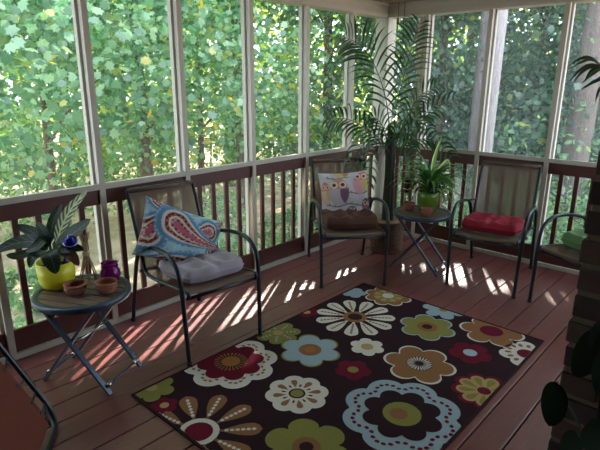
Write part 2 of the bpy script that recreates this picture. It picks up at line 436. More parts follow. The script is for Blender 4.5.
# 4 olive with blue dashes
blob(.90, -2.483, .15, 7, .3, 'olive', Z[0], 0, .6)
for k in range(7):
    for q in (.06, .085, .11): disc(.90 + q * cos(2 * pi * k / 7), -2.483 + q * sin(2 * pi * k / 7), .010, 'blue', Z[1], .7, 2 * pi * k / 7)
disc(.9, -2.483, .035, 'tan', Z[1])
simple(.835, -2.128, .085, 5, 'red', None, 'tan', .3)
simple(1.197, -2.504, .195, 6, 'blue', 'olive', 'brown', .25, .34, .36, 'orange')
# 7 white daisy
cx, cy = 1.131, -1.954
for k in range(11):
    a = 2 * pi * k / 11 + .1; petal(cx, cy, a, .08, .28, .046, 'white', Z[0], .8)
    for q in range(6): disc(cx + (.12 + .024 * q) * cos(a), cy + (.12 + .024 * q) * sin(a), .0085, 'brown', Z[1], 1.3, a)
disc(cx, cy, .085, 'brown', Z[1]); disc(cx, cy, .05, 'dark', Z[2])
simple(1.432, -2.237, .108, 6, 'white', None, 'tan', .2, .3, .36)
# 9 white with brown drops
cx, cy = 1.444, -2.89; blob(cx, cy, .168, 8, .16, 'white', Z[0], .1, .7)
for k in range(8):
    a = .1 + 2 * pi * k / 8; petal(cx, cy, a, .06, .128, .017, 'brown', Z[1])
    petal(cx, cy, a + pi / 8, .055, .085, .006, 'dark', Z[1])
disc(cx, cy, .045, 'dark', Z[2]); disc(cx, cy, .034, 'olive', Z[3])
simple(1.523, -2.505, .105, 5, 'red', None, 'olive', .4, .3, .3)
# 11 brown with white edge, radial centre
simple(1.768, -2.191, .21, 6, 'brown', 'white', 'dark', .35, .33, .36, None, .07)
for k in range(22): a = 2 * pi * k / 22; petal(1.768, -2.191, a, .025, .075, .0045, 'white', Z[3])
simple(1.574, -1.745, .19, 6, 'olive', 'blue', 'brown', .1, .33, .36, 'dark')
simple(1.103, -1.493, .182, 8, 'brown', 'white', 'olive', .2, .25, .62)
for k in range(8): petal(1.103, -1.493, .2 + 2 * pi * k / 8, .05, .11, .022, 'tan', Z[3])
disc(1.103, -1.493, .045, 'white', Z[4])
blob(.875, -1.62, .095, 5, .3, 'blue', Z[0], .5, .6)
blob(1.53, -1.43, .15, 6, .45, 'blue', Z[0], .2, .6); disc(1.53, -1.43, .03, 'olive', Z[1])
simple(1.915, -1.51, .205, 6, 'brown', 'white', 'red', .3, .33, .36)
simple(1.932, -1.87, .128, 5, 'red', None, 'blue', .1, .28, .32)
blob(2.195, -1.653, .165, 7, .26, 'white', Z[0], .2, .6); disc(2.19, -1.653, .055, 'red', Z[2])
for k in range(14): a = 2 * pi * k / 14; disc(2.19 + .105 * cos(a), -1.653 + .105 * sin(a), .013, 'brown', Z[1], 1.5, a)
blob(2.16, -2.198, .17, 9, .2, 'red', Z[0], .2, .6); blob(2.16, -2.198, .145, 9, .25, 'tan', Z[1], .2, .6)
for k in range(9): petal(2.16, -2.198, .2 + 2 * pi * k / 9, .04, .13, .02, 'olive', Z[2])
disc(2.16, -2.198, .035, 'red', Z[3])
# 20 big blue
cx, cy = 1.94, -2.662; blob(cx, cy, .30, 8, .17, 'blue', Z[0], .15, .6)
for k in range(8):
    for q in range(6): a = .15 + 2 * pi * k / 8 + (q - 2.5) * .125; r = .252 - abs(q - 2.5) ** 2 * .006; disc(cx + r * cos(a), cy + r * sin(a), .0125, 'red', Z[1], .8, a)
blob(cx, cy, .20, 8, .25, 'plum', Z[2], .15, .6); disc(cx, cy, .095, 'olive', Z[3]); disc(cx - .012, cy - .012, .045, 'brown', Z[4])
simple(1.75, -3.16, .20, 6, 'olive', None, 'brown', .3, .28, .33, 'dark')
simple(2.06, -3.2, .13, 6, 'white', None, 'red', .3); simple(2.12, -2.95, .07, 5, 'red', None, 'tan', .3)
simple(1.66, -3.44, .09, 5, 'blue', None, 'olive', .2); simple(1.02, -3.42, .07, 5, 'red', None, 'tan', .2)
r_ = rug.build('area_rug', [M['rug_' + k] for k in RK])
tag(r_, 'dark plum area rug with big white, blue, brown and olive flowers on the deck', 'rug')

# ------------------------------------------------------------------ chairs
def chair_proto(label, loc, rz):
    T = thing('patio_chair', label, 'chair', loc, rz, None)
    R_ = .0135
    for sx in (-1, 1):
        pth = bez([(sx * .2575, -.385, 0), (sx * .262, -.375, .25), (sx * .268, -.362, .49), (sx * .270, -.325, .585), (sx * .272, -.235, .636), (sx * .272, -.11, .640), (sx * .270, .03, .620), (sx * .268, .135, .585), (sx * .266, .20, .50), (sx * .262, .265, .34), (sx * .2575, .372, 0)], 6)
        g = G(); g.tube(pth, R_, 10); o = g.build('arm_leg', M['frame'], T)
        for y in (-.385, .372):
            g = G(); g.lathe([(.016, 0), (.017, .018), (.014, .02)], (sx * .2575, y, 0), 12); g.build('foot_cap', M['rubber'], o)
    # side rails: seat then back
    side = [(-.372, .405), (-.385, .425), (-.36, .441), (-.2, .425), (0, .405), (.1, .400), (.155, .415), (.185, .47), (.235, .62), (.285, .77), (.33, .885), (.338, .905)]
    def rail(sx):
        return bez([(sx * (.235 + .0 * k), y, z) for k, (y, z) in enumerate(side)], 5)
    g = G(); A = rail(-1); B = rail(1)
    g.tube(A + [Vector((-.2, .341, .912)), Vector((.2, .341, .912))] + B[::-1], .012, 10)
    g.tube([(-.24, -.372, .405), (.24, -.372, .405)], .011, 8)
    g.build('seat_back_frame', M['frame'], T)
    g = G(); g.tube([(-.262, -.08, .40), (.262, -.08, .40)], .010, 8); g.tube([(-.266, .175, .42), (.266, .175, .42)], .010, 8)
    for sx in (-1, 1): g.tube([(sx * .236, .226, .60), (sx * .270, .10, .602)], .009, 8)
    g.build('cross_brace', M['frame'], T)
    # sling seat and back
    prof = bez([(0, y, z) for y, z in side[1:]], 5)
    seat = [p for p in prof if p.z < .43 or p.y < .15]; k0 = len(seat)
    def fn(pr):
        def f(u, v):
            t = u * (len(pr) - 1); i = min(int(t), len(pr) - 2); p = pr[i].lerp(pr[i + 1], t - i)
            sag = .012 * (1 - (2 * v - 1) ** 2)
            return ((v - .5) * .462, p.y + (sag * .8 if p.z > .46 else 0), p.z + .006 - (sag if p.z < .46 else 0))
        return f
    g = G(); g.grid(fn(prof[:k0 + 1]), 30, 8); g.build('seat_sling', M['sling'], T)
    g = G(); g.grid(fn(prof[k0:]), 24, 8)
    g.build('back_sling', M['sling'], T)
    g = G(); g.tube([(-.232, .339, .905), (.232, .339, .905)], .016, 8); g.build('top_hem', M['sling'], T)
    return T
GR = 'sling patio chairs around the porch'
chA = chair_proto('brown sling patio chair with the blue paisley pillow, beside the yellow pot table', (.433, -2.804, 0), radians(84))
def chair_copy(label, loc, rz):
    c = copy_tree(chA); c.location = loc; c.rotation_euler = (0, 0, rz); c['label'] = label; return c
chB = chair_copy('brown sling patio chair with the owl pillow, in front of the tall palm', (.4925, -1.2575, 0), radians(49.2))
chC = chair_copy('brown sling patio chair with the red seat cushion against the back railing', (1.4975, -.52, 0), radians(9.6))
chD = chair_copy('brown sling patio chair with the green cushion, partly hidden by the brick pier', (2.305, -.57, 0), radians(-19.9))
for c in (chA, chB, chC, chD): c['group'] = GR

def cushion(name, label, mat, chair, w, d, h, y0, z0, tilt, tufts=2, group='tufted seat cushions on the chairs', dx=0, rot=0):
    L = chair.matrix_basis @ Vector((dx, y0, z0))
    L = Matrix.Translation(chair.location) @ Matrix.Rotation(chair.rotation_euler.z, 4, 'Z') @ Vector((dx, y0, z0))
    T = thing(name, label, 'cushion', L, chair.rotation_euler.z + rot, group); T.rotation_euler[0] = tilt
    tp = [(-.25, -.25), (.25, -.25), (-.25, .25), (.25, .25)]
    def body(sgn):
        def f(u, v):
            a = 2 * u - 1; b = 2 * v - 1
            # rounded-square plan
            k = 1 - .10 * (a * a * b * b)
            e = (max(0, 1 - abs(a) ** 7) * max(0, 1 - abs(b) ** 7)) ** .33
            dip = sum(math.exp(-(((a * .5 - tx) * w) ** 2 + ((b * .5 - ty) * d) ** 2) / (2 * .042 ** 2)) for tx, ty in tp)
            groove = .22 * (math.exp(-(abs(a) / .10) ** 2) + math.exp(-(abs(b) / .10) ** 2)) * e
            z = h / 2 * e * (1.18 - .95 * min(1, dip) - groove * 2.2) if sgn > 0 else -h / 2 * e
            wob = 1 + .02 * sin(7 * a + 3 * b)
            return (a * w / 2 * k * wob, b * d / 2 * k * wob, z + h / 2)
        return f
    g = G(); g.grid(body(1), 40, 40); n = len(g.f); g.grid(body(-1), 40, 40)
    for i in range(n, len(g.f)): g.f[i] = g.f[i][::-1]
    g.build('pad', mat, T)
    # edge seam cord
    K = 64; pts = []
    for k in range(K):
        t = 2 * pi * k / K; ca, sa = cos(t), sin(t); m = max(abs(ca), abs(sa)); a, b = ca / m, sa / m; q = 1 - .10 * (a * a * b * b); wob = 1 + .02 * sin(7 * a + 3 * b)
        pts.append((a * w / 2 * q * wob, b * d / 2 * q * wob, h / 2))
    g = G(); g.tube(pts, .004, 6, closed=True); g.build('seam', mat, T)
    return T
cushion('seat_cushion', 'pale lavender grey tufted cushion under the blue paisley pillow', M['lav'], chA, .43, .41, .10, -.14, .437, -.06)
cushion('seat_cushion', 'dark brown tufted cushion below the owl pillow', M['brownc'], chB, .45, .42, .115, -.13, .437, -.06)
cushion('seat_cushion', 'crimson red tufted cushion on the chair by the back railing', M['redc'], chC, .45, .42, .10, -.12, .437, -.06)
cushion('seat_cushion', 'sage green cushion on the chair half hidden by the brick pier', M['greenc'], chD, .40, .40, .115, -.06, .437, -.06)

# pillows with printed cover
def ell(u, v, cx, cy, rx, ry, a=0.):
    dx, dy = u - cx, v - cy; x = dx * cos(a) + dy * sin(a); y = -dx * sin(a) + dy * cos(a)
    return (x / rx) ** 2 + (y / ry) ** 2
def paisley(u, v):      # u 0..1.45 along, v 0..1 up
    c = (.36, .56, .63)
    def drop(cx, cy, s, a, flip=1):
        dx, dy = (u - cx) / s, (v - cy) / s
        x = dx * cos(a) + dy * sin(a); y = (-dx * sin(a) + dy * cos(a)) * flip
        # curl: bend the tail
        y -= .55 * max(0, x + .1) ** 2 
        w = .42 * max(0., 1 - max(0, x + .1) / 1.15) if x > -.1 else .42
        r = sqrt(max(0, x + .1) ** 2 * 0 + (min(0, x + .1)) ** 2 + y * y) if x <= -.1 else abs(y)
        if x > 1.05 or w <= 0: return 9
        return r / max(w, .02)
    for (cx, cy, s, a, fl) in ((.56, .62, .80, -.70, 1), (1.08, .68, .55, -2.5, -1), (.10, .48, .75, 1.15, -1), (.70, -.06, .80, 2.85, 1), (1.30, .10, .62, 1.3, 1), (.22, .98, .4, -.3, 1), (1.4, .95, .3, 3.6, 1)):
        d = drop(cx, cy, s, a, fl)
        w = sin(u * 62 + 1.5 * sin(v * 9)) * sin(v * 62)
        if d < .16: c = (.50, .12, .18)
        elif d < .30: c = (.17, .035, .03) if w > 0 else (.58, .36, .36)
        elif d < .42: c = (.62, .58, .50)
        elif d < .62: c = (.15, .028, .022) if w > -.35 else (.50, .17, .09)
        elif d < .78: c = (.62, .60, .55)
        elif d < 1.0: c = (.11, .25, .42)
        elif d < 1.14: c = (.28, .50, .60) if w > 0 else (.12, .30, .46)
        else: continue
        break
    else:
        w = sin(u * 30 + 4 * sin(v * 7)) * sin(v * 26 + 3 * sin(u * 5))
        if w > .9: c = (.62, .62, .58)
        elif w < -.88: c = (.22, .42, .56)
    return c
def owls(u, v):
    c = (.52, .52, .54)
    L = [(.37, .56, .20, .29, -.08, (.50, .30, .27), (.17, .09, .16), (.42, .40, .42)), (.84, .74, .17, .25, -.35, (.60, .22, .28), (.62, .42, .10), (.66, .36, .38)), (.10, .55, .11, .24, 0., (.55, .20, .20), (.5, .4, .2), (.6, .45, .3)),
         (.62, .06, .14, .2, .1, (.20, .22, .27), (.3, .3, .34), (.36, .38, .42)), (.95, .2, .13, .2, .2, (.20, .09, .14), (.12, .05, .1), (.25, .12, .17)), (.3, .04, .13, .13, 0, (.16, .12, .14), (.2, .15, .17), (.3, .28, .3)), (.45, 1.0, .16, .12, 0, (.5, .32, .12), (.4, .2, .12), (.6, .45, .2))]
    for cx, cy, rx, ry, a, head, wing, belly in L:
        if ell(u, v, cx, cy, rx, ry, a) < 1:
            c = belly
            if ell(u, v, cx + rx * .75, cy - ry * .25, rx * .6, ry * .75, a + .3) < 1: c = wing
            hy = cy + ry * .52
            if v > cy + ry * .22: c = head
            for sx in (-.42, .42):
                e = ell(u, v, cx + sx * rx, hy, rx * .36, rx * .36)
                if e < 1: c = (.72, .62, .42)
                if e < .3: c = (.10, .04, .03)
            if ell(u, v, cx, hy - ry * .2, rx * .12, ry * .12) < 1: c = (.6, .3, .08)
            return c
    for y0, am, x0, x1 in ((.28, .025, .1, .95), (.52, .02, .55, 1), (.86, .02, .15, .6)):
        if x0 < u < x1 and abs(v - y0 - am * sin(u * 14)) < .012: return (.16, .13, .12)
        if x0 < u < x1 and ell((u * 9) % 1, (v - y0 - am * sin(u * 14)) * 9, .5, .25, .18, .12, .7) < 1: return (.25, .27, .22)
    return c
def pillow(label, fn, asp, origin, X, Y, w, h, th, nu=110, nv=84):
    """X, Y: in-plane unit vectors; bulges along X x Y"""
    X = Vector(X).normalized(); Y = (Vector(Y) - X * Vector(Y).dot(X)).normalized(); Zv = X.cross(Y)
    T = thing('throw_pillow', label, 'pillow', origin, 0)
    T.rotation_euler = Matrix((X, Y, Zv)).transposed().to_euler()
    g = G(); cols = []
    for sgn in (1, -1):
        def f(u, v):
            a, b = 2 * u - 1, 2 * v - 1
            e = (max(0, 1 - a * a) * max(0, 1 - b * b)) ** .38
            pin = 1 - .09 * (1 - abs(b) ** 2) * abs(a) ** 3 ; pin2 = 1 - .09 * (1 - abs(a) ** 2) * abs(b) ** 3
            return (a * w / 2 * pin, b * h / 2 * pin2, sgn * th / 2 * e + .004 * sin(9 * a + 4 * b) * e)
        n = len(g.f); g.grid(f, nu, nv)
        if sgn < 0:
            for i in range(n, len(g.f)): g.f[i] = g.f[i][::-1]
        for i in range(nu + 1):
            for j in range(nv + 1): cols.append(fn(i / nu * asp, j / nv))
    o = g.build('pillow_cover', M['print'], T)
    at_ = o.data.color_attributes.new('print', 'FLOAT_COLOR', 'POINT')
    at_.data.foreach_set('color', np.array([(*c, 1) for c in cols], dtype=np.float32).ravel())
    K = 80; pts = []
    for k in range(K):
        t = 2 * pi * k / K; m = max(abs(cos(t)), abs(sin(t))); a, b = cos(t) / m, sin(t) / m
        pts.append((a * w / 2 * (1 - .09 * (1 - b * b) * abs(a) ** 3), b * h / 2 * (1 - .09 * (1 - a * a) * abs(b) ** 3), 0))
    g = G(); g.tube(pts, .003, 6, closed=True); g.build('seam', M['lav'], T)
    return T
def loc(ch, p): return Matrix.Translation(ch.location) @ Matrix.Rotation(ch.rotation_euler.z, 4, 'Z') @ Vector(p)
def dirv(ch, p): return Matrix.Rotation(ch.rotation_euler.z, 4, 'Z') @ Vector(p)
# leaning against the back, tipped towards the viewer's right
a_ = radians(-26)
Xl = Vector((cos(a_), 0, sin(a_))); Yl = Vector((-sin(a_) * 1.0, .22, cos(a_) * .9))
pillow('blue paisley lumbar pillow lying tilted on the chair next to the yellow pot table', paisley, 1.45, loc(chA, (-.04, .03, .635)), dirv(chA, Xl), dirv(chA, Yl), .595, .355, .145)
pillow('white square pillow printed with owls, on the chair before the palm', owls, 1.0, loc(chB, (.012, .105, .640)), dirv(chB, (1, 0, .05)), dirv(chB, (-.03, .32, .95)), .435, .41, .12)

# ------------------------------------------------------------------ folding tables
def table(label, loc_, ang):
    T = thing('folding_table', label, 'table', loc_, ang, 'round folding side tables')
    R = .247; H = .51
    g = G(); pr = [(R - .033, H - .028), (R - .004, H - .032), (R, H - .022), (R, H - .005), (R - .005, H + .001), (R - .031, H + .001), (R - .033, H - .006), (R - .033, H - .028)]
    g.lathe(pr, (0, 0, 0), 56); g.build('rim', M['tframe'], T)
    n = 7; wd = 2 * (R - .035) / n
    for k in range(n):
        y0 = -(R - .035) + k * wd + .004; y1 = y0 + wd - .008; g = G(); top = []; K = 10
        rr = R - .034
        A = [(sqrt(max(0, rr * rr - y * y)), y) for y in [y0 + (y1 - y0) * q / K for q in range(K + 1)]]
        ring = A + [(-x, y) for x, y in A[::-1]]; m = len(ring)
        g.add([(x, y, H - .018) for x, y in ring] + [(x, y, H - .003) for x, y in ring], [list(range(m))[::-1], list(range(m, 2 * m))] + [(q, (q + 1) % m, m + (q + 1) % m, m + q) for q in range(m)])
        g.build('slat', M['slat'], T)
    # two crossing frames: feet at +x / -x
    for sx, wy in ((1, .142), (-1, .120)):
        g = G(); 
        for sy in (-1, 1):
            g.bar((-sx * .165, sy * wy, H - .03), (sx * .215, sy * wy, .004), .014, .026, (0, 1, 0))
        g.build('leg_frame', M['tframe'], T)
        g = G(); g.tube([(sx * .195, -wy, .045), (sx * .195, wy, .045)], .007, 10); g.build('stretcher', M['tframe'], T); g = G()
        
        for sy in (-1, 1): g = G(); g.tube([(sx * .195, sy * (wy - .006), .045), (sx * .195, sy * (wy - .045), .045)], .0115, 10); g.build('stretcher_clip', M['chrome'], T)
        g = G(); g.tube([(-sx * .165, -wy, H - .035), (-sx * .165, wy, H - .035)], .008, 8); g.build('top_bar', M['tframe'], T)
    g = G(); g.tube([(.02, -.15, .265), (.02, .15, .265)], .005, 8); g.build('pivot_rod', M['chrome'], T)
    g = G(); g.box(-.17, .17, -.012, .012, H - .034, H - .019); g.build('under_bar', M['tframe'], T)
    return T
tA = table('round folding side table with the yellow pot and clay bowls at left', (.470, -3.525, 0), atan2(.453, .893))
tB = copy_tree(tA); tB.location = (.945, -.765, 0); tB.rotation_euler = (0, 0, atan2(.20, .97)); tB['label'] = 'round folding side table with the green pot between the owl and red cushion chairs'
TZ = .511

# bowls and pots
def bowl(name, label, x, y, z, r, h, group, cat='bowl', soil=False):
    T = thing(name, label, cat, (x, y, z), 0, group)
    g = G(); g.lathe([(r * .66, 0), (r * .85, h * .25), (r * .97, h * .6), (r * .9, h * .72), (r, h * .78), (r * 1.02, h), (r * .93, h), (r * .88, h * .8), (r * .86, h * .5), (r * .6, h * .12), (0, h * .1)], (0, 0, 0), 32)
    g.build('bowl_body', M['clay'], T)
    g = G()
    for k in range(22):
        a = 2 * pi * k / 22; g.lathe([(0, -.0045), (.004, -.002), (.004, .002), (0, .0045)], (r * .955 * cos(a), r * .955 * sin(a), h * .52), 6)
    g.build('relief_band', M['clay'], T)
    return T
bowl('clay_bowl', 'terracotta bowl nearest the yellow pot on the left table', .492, -3.570, TZ, .056, .060, 'terracotta bowls on the left table')
bowl('clay_bowl', 'terracotta bowl in front of the magenta glass jar', .588, -3.448, TZ, .056, .062, 'terracotta bowls on the left table')
bowl('clay_pot', 'small terracotta pot at the left of the green pot, holding bamboo sticks', .838, -.80, TZ, .050, .068, 'small terracotta pots on the middle table', 'pot')
bowl('clay_pot', 'small terracotta pot directly in front of the green pot', 1.035, -.855, TZ, .048, .062, 'small terracotta pots on the middle table', 'pot')
# magenta jar
T = thing('glass_jar', 'magenta glass jar with rounded body at the back of the left table', 'jar', (.470, -3.362, TZ))
g = G(); g.lathe([(.036, 0), (.046, .012), (.055, .038), (.053, .062), (.044, .082), (.040, .090), (.042, .100), (.046, .112), (.043, .114), (.037, .100), (.036, .09), (.045, .062), (.047, .038), (.04, .014), (0, .012)], (0, 0, 0), 36); g.build('jar_body', M['purple'], T)
g = G(); g.lathe([(.0425, .086), (.046, .089), (.046, .094), (.0425, .097)], (0, 0, 0), 36); g.build('neck_ring', M['purple'], T)

# ------------------------------------------------------------------ potted plants
def blade(g, pts, w, n=4, curl=.15, up=(0, 0, 1), mi=0, shape='lance', uvs=None):
    """a leaf along a curve, creased at the midrib"""
    P = bez(pts, n); K = len(P); vs = []; fs = []
    for i, p in enumerate(P):
        t = i / (K - 1)
        d = (P[min(i + 1, K - 1)] - P[max(i - 1, 0)]).normalized(); s = d.cross(Vector(up))
        if s.length < .05: s = d.cross(Vector((1, 0, 0)))
        s.normalize(); nn = s.cross(d)
        if shape == 'lance': ww = w * (sin(pi * min(1, t ** .75)) * .95 + .05 * (1 - t))
        elif shape == 'strap': ww = w * min(1, (.55 + t * 1.5)) * (1 - max(0, t - .35) / .65) ** .7
        else: ww = w * sin(pi * t ** .9) ** .55
        ww = max(ww, .0004)
        vs += [p - s * ww / 2 + nn * ww * curl, p, p + s * ww / 2 + nn * ww * curl]
    for i in range(K - 1):
        a = 3 * i; fs += [(a, a + 1, a + 4, a + 3), (a + 1, a + 2, a + 5, a + 4)]
    b = g.add(vs, fs, mi, True)
    if uvs is not None:
        for i in range(K):
            t = i / (K - 1); uvs += [(t, -1), (t, 0), (t, 1)]
def set_uv(o, uvs):
    me = o.data; l = me.uv_layers.new(name='UVMap'); idx = np.zeros(len(me.loops), dtype=np.int32); me.loops.foreach_get('vertex_index', idx)
    l.data.foreach_set('uv', np.array(uvs, dtype=np.float32)[idx].ravel())

# yellow pot with big veined leaves
YP = Vector((.318, -3.588, TZ))
T = thing('potted_plant', 'yellow pot with large dark veined leaves on the left table', 'plant', YP)
g = G(); g.lathe([(.056, 0), (.074, .004), (.086, .025), (.094, .07), (.097, .145), (.091, .145), (.088, .09), (.078, .02), (0, .015)], (0, 0, 0), 40); g.build('pot', M['yellow'], T)
g = G(); g.lathe([(.088, .11), (.05, .118), (0, .12)], (0, 0, 0), 24); g.build('soil', M['soil'], T)
g = G(); base = Vector((0, 0, .12))
for a in range(5): g.tube([base + Vector((.012 * cos(a * 1.3), .012 * sin(a * 1.3), -.01)), base + Vector((.02 * cos(a * 1.3), .02 * sin(a * 1.3), .12))], .006, 8)
g.build('stem', M['palmstem'], T)
def dep_of(p): return (Vector(p) - CAM).dot(fw)
dY = dep_of(YP + Vector((0, 0, .2)))
def pixleaf(g, pts, w, uvs, dd=(0, 0, 0, 0), curl=.1, upv=None):
    Q = [at(u, v, dY + d) - YP for (u, v), d in zip(pts, dd)]
    blade(g, Q, w * .84, 5, curl, upv or (-fw * .75 + Vector((0, 0, .55))), 0, 'leaf', uvs)
leafs = [([(48, 250), (35, 242), (14, 244), (-8, 253)], .105, (0, .0, .03, .05)), ([(47, 247), (38, 236), (28, 230), (16, 225)], .075, (.02, .05, .08, .1)), ([(50, 244), (52, 228), (56, 215), (62, 203)], .075, (.03, .06, .08, .09)),
         ([(56, 244), (66, 238), (78, 230), (91, 219)], .105, (-.02, -.05, -.07, -.08)), ([(50, 244), (46, 236), (41, 228), (37, 222)], .06, (0, 0, .02, .04)), ([(49, 250), (50, 255), (53, 263), (56, 274)], .105, (-.08, -.12, -.13, -.12)),
         ([(57, 250), (64, 249), (74, 248), (84, 250)], .07, (-.03, -.06, -.08, -.09)), ([(46, 251), (38, 254), (32, 259), (30, 268)], .07, (-.05, -.09, -.1, -.1)), ([(55, 246), (60, 238), (63, 230), (70, 224)], .07, (.06, .09, .12, .14)),
         ([(46, 250), (30, 253), (18, 256), (6, 255)], .07, (.06, .1, .13, .16)), ([(50, 246), (44, 240), (36, 247), (25, 252)], .07, (-.05, -.08, -.1, -.1))]
uvs = []; g = G()
for p, w, d in leafs: pixleaf(g, p, w, uvs, d)
o = g.build('leaf_cluster', M['zebra'], T); set_uv(o, uvs)
uvs = []; g = G(); pixleaf(g, [(56, 244), (62, 226), (72, 208), (88, 190)], .085, uvs, (0, .0, .0, .0), .08)
o = g.build('pale_leaf', M['zebrapale'], T); o['label'] = 'pale yellow-green leaf with dark bands'; set_uv(o, uvs)
uvs = []; g = G(); pixleaf(g, [(58, 250), (66, 253), (73, 257), (79, 266)], .07, uvs, (-.03, -.06, -.08, -.08)); o = g.build('faded_leaf', M['russet'], T); o['label'] = 'russet faded leaf'
def globe(label, p, tilt, foot):
    T = thing('watering_globe', label, 'ornament', foot, 0, 'blue glass watering globes in the pots')
    d = (Vector(p) - Vector(foot)); L = d.length; d.normalize()
    T.rotation_euler = d.to_track_quat('Z', 'Y').to_euler()
    g = G(); g.lathe([(.006, 0), (.008, .06), (.010, L - .06), (.016, L - .035), (.030, L - .018), (.034, L + .004), (.026, L + .024), (.012, L + .034), (.006, L + .044), (0, L + .046)], (0, 0, 0), 28); b = g.build('globe', M['blue'], T)
    pts = []
    for k in range(40): t = k / 39; ph = t * 9; r = .0345 * sin(pi * (.15 + .7 * t)); pts.append((r * cos(ph), r * sin(ph), L + .004 - .032 * cos(pi * (.15 + .7 * t))))
    g = G(); g.tube(pts, .0028, 6); g.build('swirl', M['silver'], T)
globe('blue glass globe stuck in the yellow pot behind the large leaf', at(70, 242, dY - .10), 0, YP + Vector((.045, .02, .117)))

# tripod of bamboo sticks tied with raffia
def sticks(label, p, h, tie, n, spread, top, cup, group):
    T = thing('bamboo_bundle', label, 'ornament', p, 0, group)
    for k in range(n):
        a = 2 * pi * k / n + .3; g = G()
        f = Vector((spread * cos(a), spread * sin(a), .0)); q = Vector((.010 * cos(a + .8), .010 * sin(a + .8), tie)); dd = (q - f); t = f + dd * (h * random.uniform(.92, 1.05) / tie)
        if top < 1: t = q + Vector((cos(a) * .012, sin(a) * .012, h - tie))
        g.tube([f, q, t], .0034, 8); g.build('stick', M['bamboo'], T)
    for dz in ((-.008, .0, .008) if not cup else (.015, .07)):
        g = G(); tr_ = .031 if cup else .018; pts = [(tr_ * cos(2 * pi * k / 20), tr_ * sin(2 * pi * k / 20), tie + dz + .002 * sin(k)) for k in range(20)]
        g.tube(pts, .0042, 6, closed=True); g.build('tie', M['raffia'], T)
    if cup:
        g = G(); g.lathe([(.018, tie - .02), (.026, tie), (.030, h - .01), (.033, h), (.027, h), (.022, tie + .02), (0, tie + .01)], (0, 0, 0), 20); g.build('cup', M['darkcup'], T)
sticks('bundle of bamboo sticks tied with raffia beside the yellow pot', (.405, -3.455, TZ), .30, .175, 8, .055, 1, False, None)
sticks('dark cup on bamboo sticks with two pale ties, left of the green pot', (.752, -.715, TZ), .26, .15, 3, .030, 0, True, None)

# green pot with strap leaves
GP = Vector((.970, -.725, TZ))
T = thing('potted_plant', 'glazed green pot of arching strap leaves on the middle table', 'plant', GP)
g = G(); g.lathe([(.055, 0), (.066, .006), (.082, .05), (.092, .1), (.092, .14), (.086, .172), (.08, .172), (.084, .14), (.08, .06), (0, .03)], (0, 0, 0), 36); g.build('pot', M['greenpot'], T)
g = G(); g.lathe([(.081, .15), (.04, .158), (0, .16)], (0, 0, 0), 24); g.build('soil', M['soil'], T)
g = G(); rs = random.Random(5)
g2 = G(); g2.tube([(0, 0, .15), (.004, 0, .24)], .012, 8); g2.build('stem', M['palmstem'], T)
for k in range(140):
    a = rs.uniform(0, 2 * pi); el = rs.uniform(-.1, 1.25); L = rs.uniform(.22, .40); h0 = rs.uniform(.15, .25)
    d = Vector((cos(a), sin(a), 0))
    if (d.dot(rt) < -.3 and el < .55) or (d.dot(Vector((-fw.x, -fw.y, 0))) > .25 and el < .5): continue
    p0 = Vector((0, 0, h0)) + d * .008
    p1 = p0 + (d * cos(el) + Vector((0, 0, sin(el)))) * L * .4
    p2 = p1 + (d * cos(el - .55) + Vector((0, 0, sin(el - .55)))) * L * .35
    p3 = p2 + (d * cos(el - 1.3) + Vector((0, 0, sin(el - 1.3)))) * L * .32
    blade(g, [p0, p1, p2, p3], rs.uniform(.024, .040), 4, .2, (0, 0, 1), 0, 'strap')
g.build('strap_leaves', M['strap'], T)
g = G(); dG = dep_of(GP + Vector((0, 0, .2)))
for pp, w in (([(432, 178), (433, 165), (436, 152), (442, 136)], .034), ([(433, 178), (441, 166), (448, 160), (450, 170)], .022)): blade(g, [at(u, v, dG) - GP for u, v in pp], w, 5, .2, -fw, 0, 'lance')
o = g.build('new_leaf', M['strapnew'], T); o['label'] = 'bright yellow-green new leaf'
globe('blue glass globe stuck in the green pot on the middle table', at(441, 184, dG - .05), 0, GP + Vector((.03, -.04, .157)))

# palms
def frond(T, off, pts, L, w, droop, n=30, rs=random.Random(3), t0=.18, rr=.006, tip=True):
    P = bez(pts, 12); K = len(P); f_ = T
    g = G(); g.tube(P, [rr * (1 - .75 * i / (K - 1)) for i in range(K)], 7); st = g.build('frond', M['palmstem'], T, off=off)
    g = G()
    for i in range(n):
        t = t0 + (1 - t0) * (i + .5) / n; x = t * (K - 1); k = min(int(x), K - 2); p = P[k].lerp(P[k + 1], x - k)
        d = (P[min(k + 2, K - 1)] - P[max(k - 1, 0)]).normalized()
        s = d.cross(fw).normalized() * .85 + d.cross(Vector((0, 0, 1))) * .45; s.normalize()
        ll = L * (sin(pi * (.2 + .68 * (t - t0) / (1 - t0))) ** .7) * rs.uniform(.85, 1.1)
        for sg in (-1, 1):
            o_ = (s * sg * .8 + d * .62).normalized()
            p1 = p + o_ * ll * .4 + Vector((0, 0, ll * .06)); o2 = (o_ + Vector((0, 0, -droop * .55))).normalized(); p2 = p1 + o2 * ll * .34
            o3 = (o2 + Vector((0, 0, -droop))).normalized(); p3 = p2 + o3 * ll * .32
            nv = d.cross(o_); nv = nv if nv.dot(fw) < 0 else -nv; blade(g, [p, p1, p2, p3], w, 3, .15, nv + Vector((rs.uniform(-.5, .5), rs.uniform(-.5, .5), .25)), 0, 'lance')
    g.build('leaflets', M['palmleaf'], st, off=off)
PB = Vector((.470, -.555, 0))
T = thing('potted_palm', 'tall feathery palm in a wicker basket in the porch corner', 'plant', PB)
g = G(); nst = 36
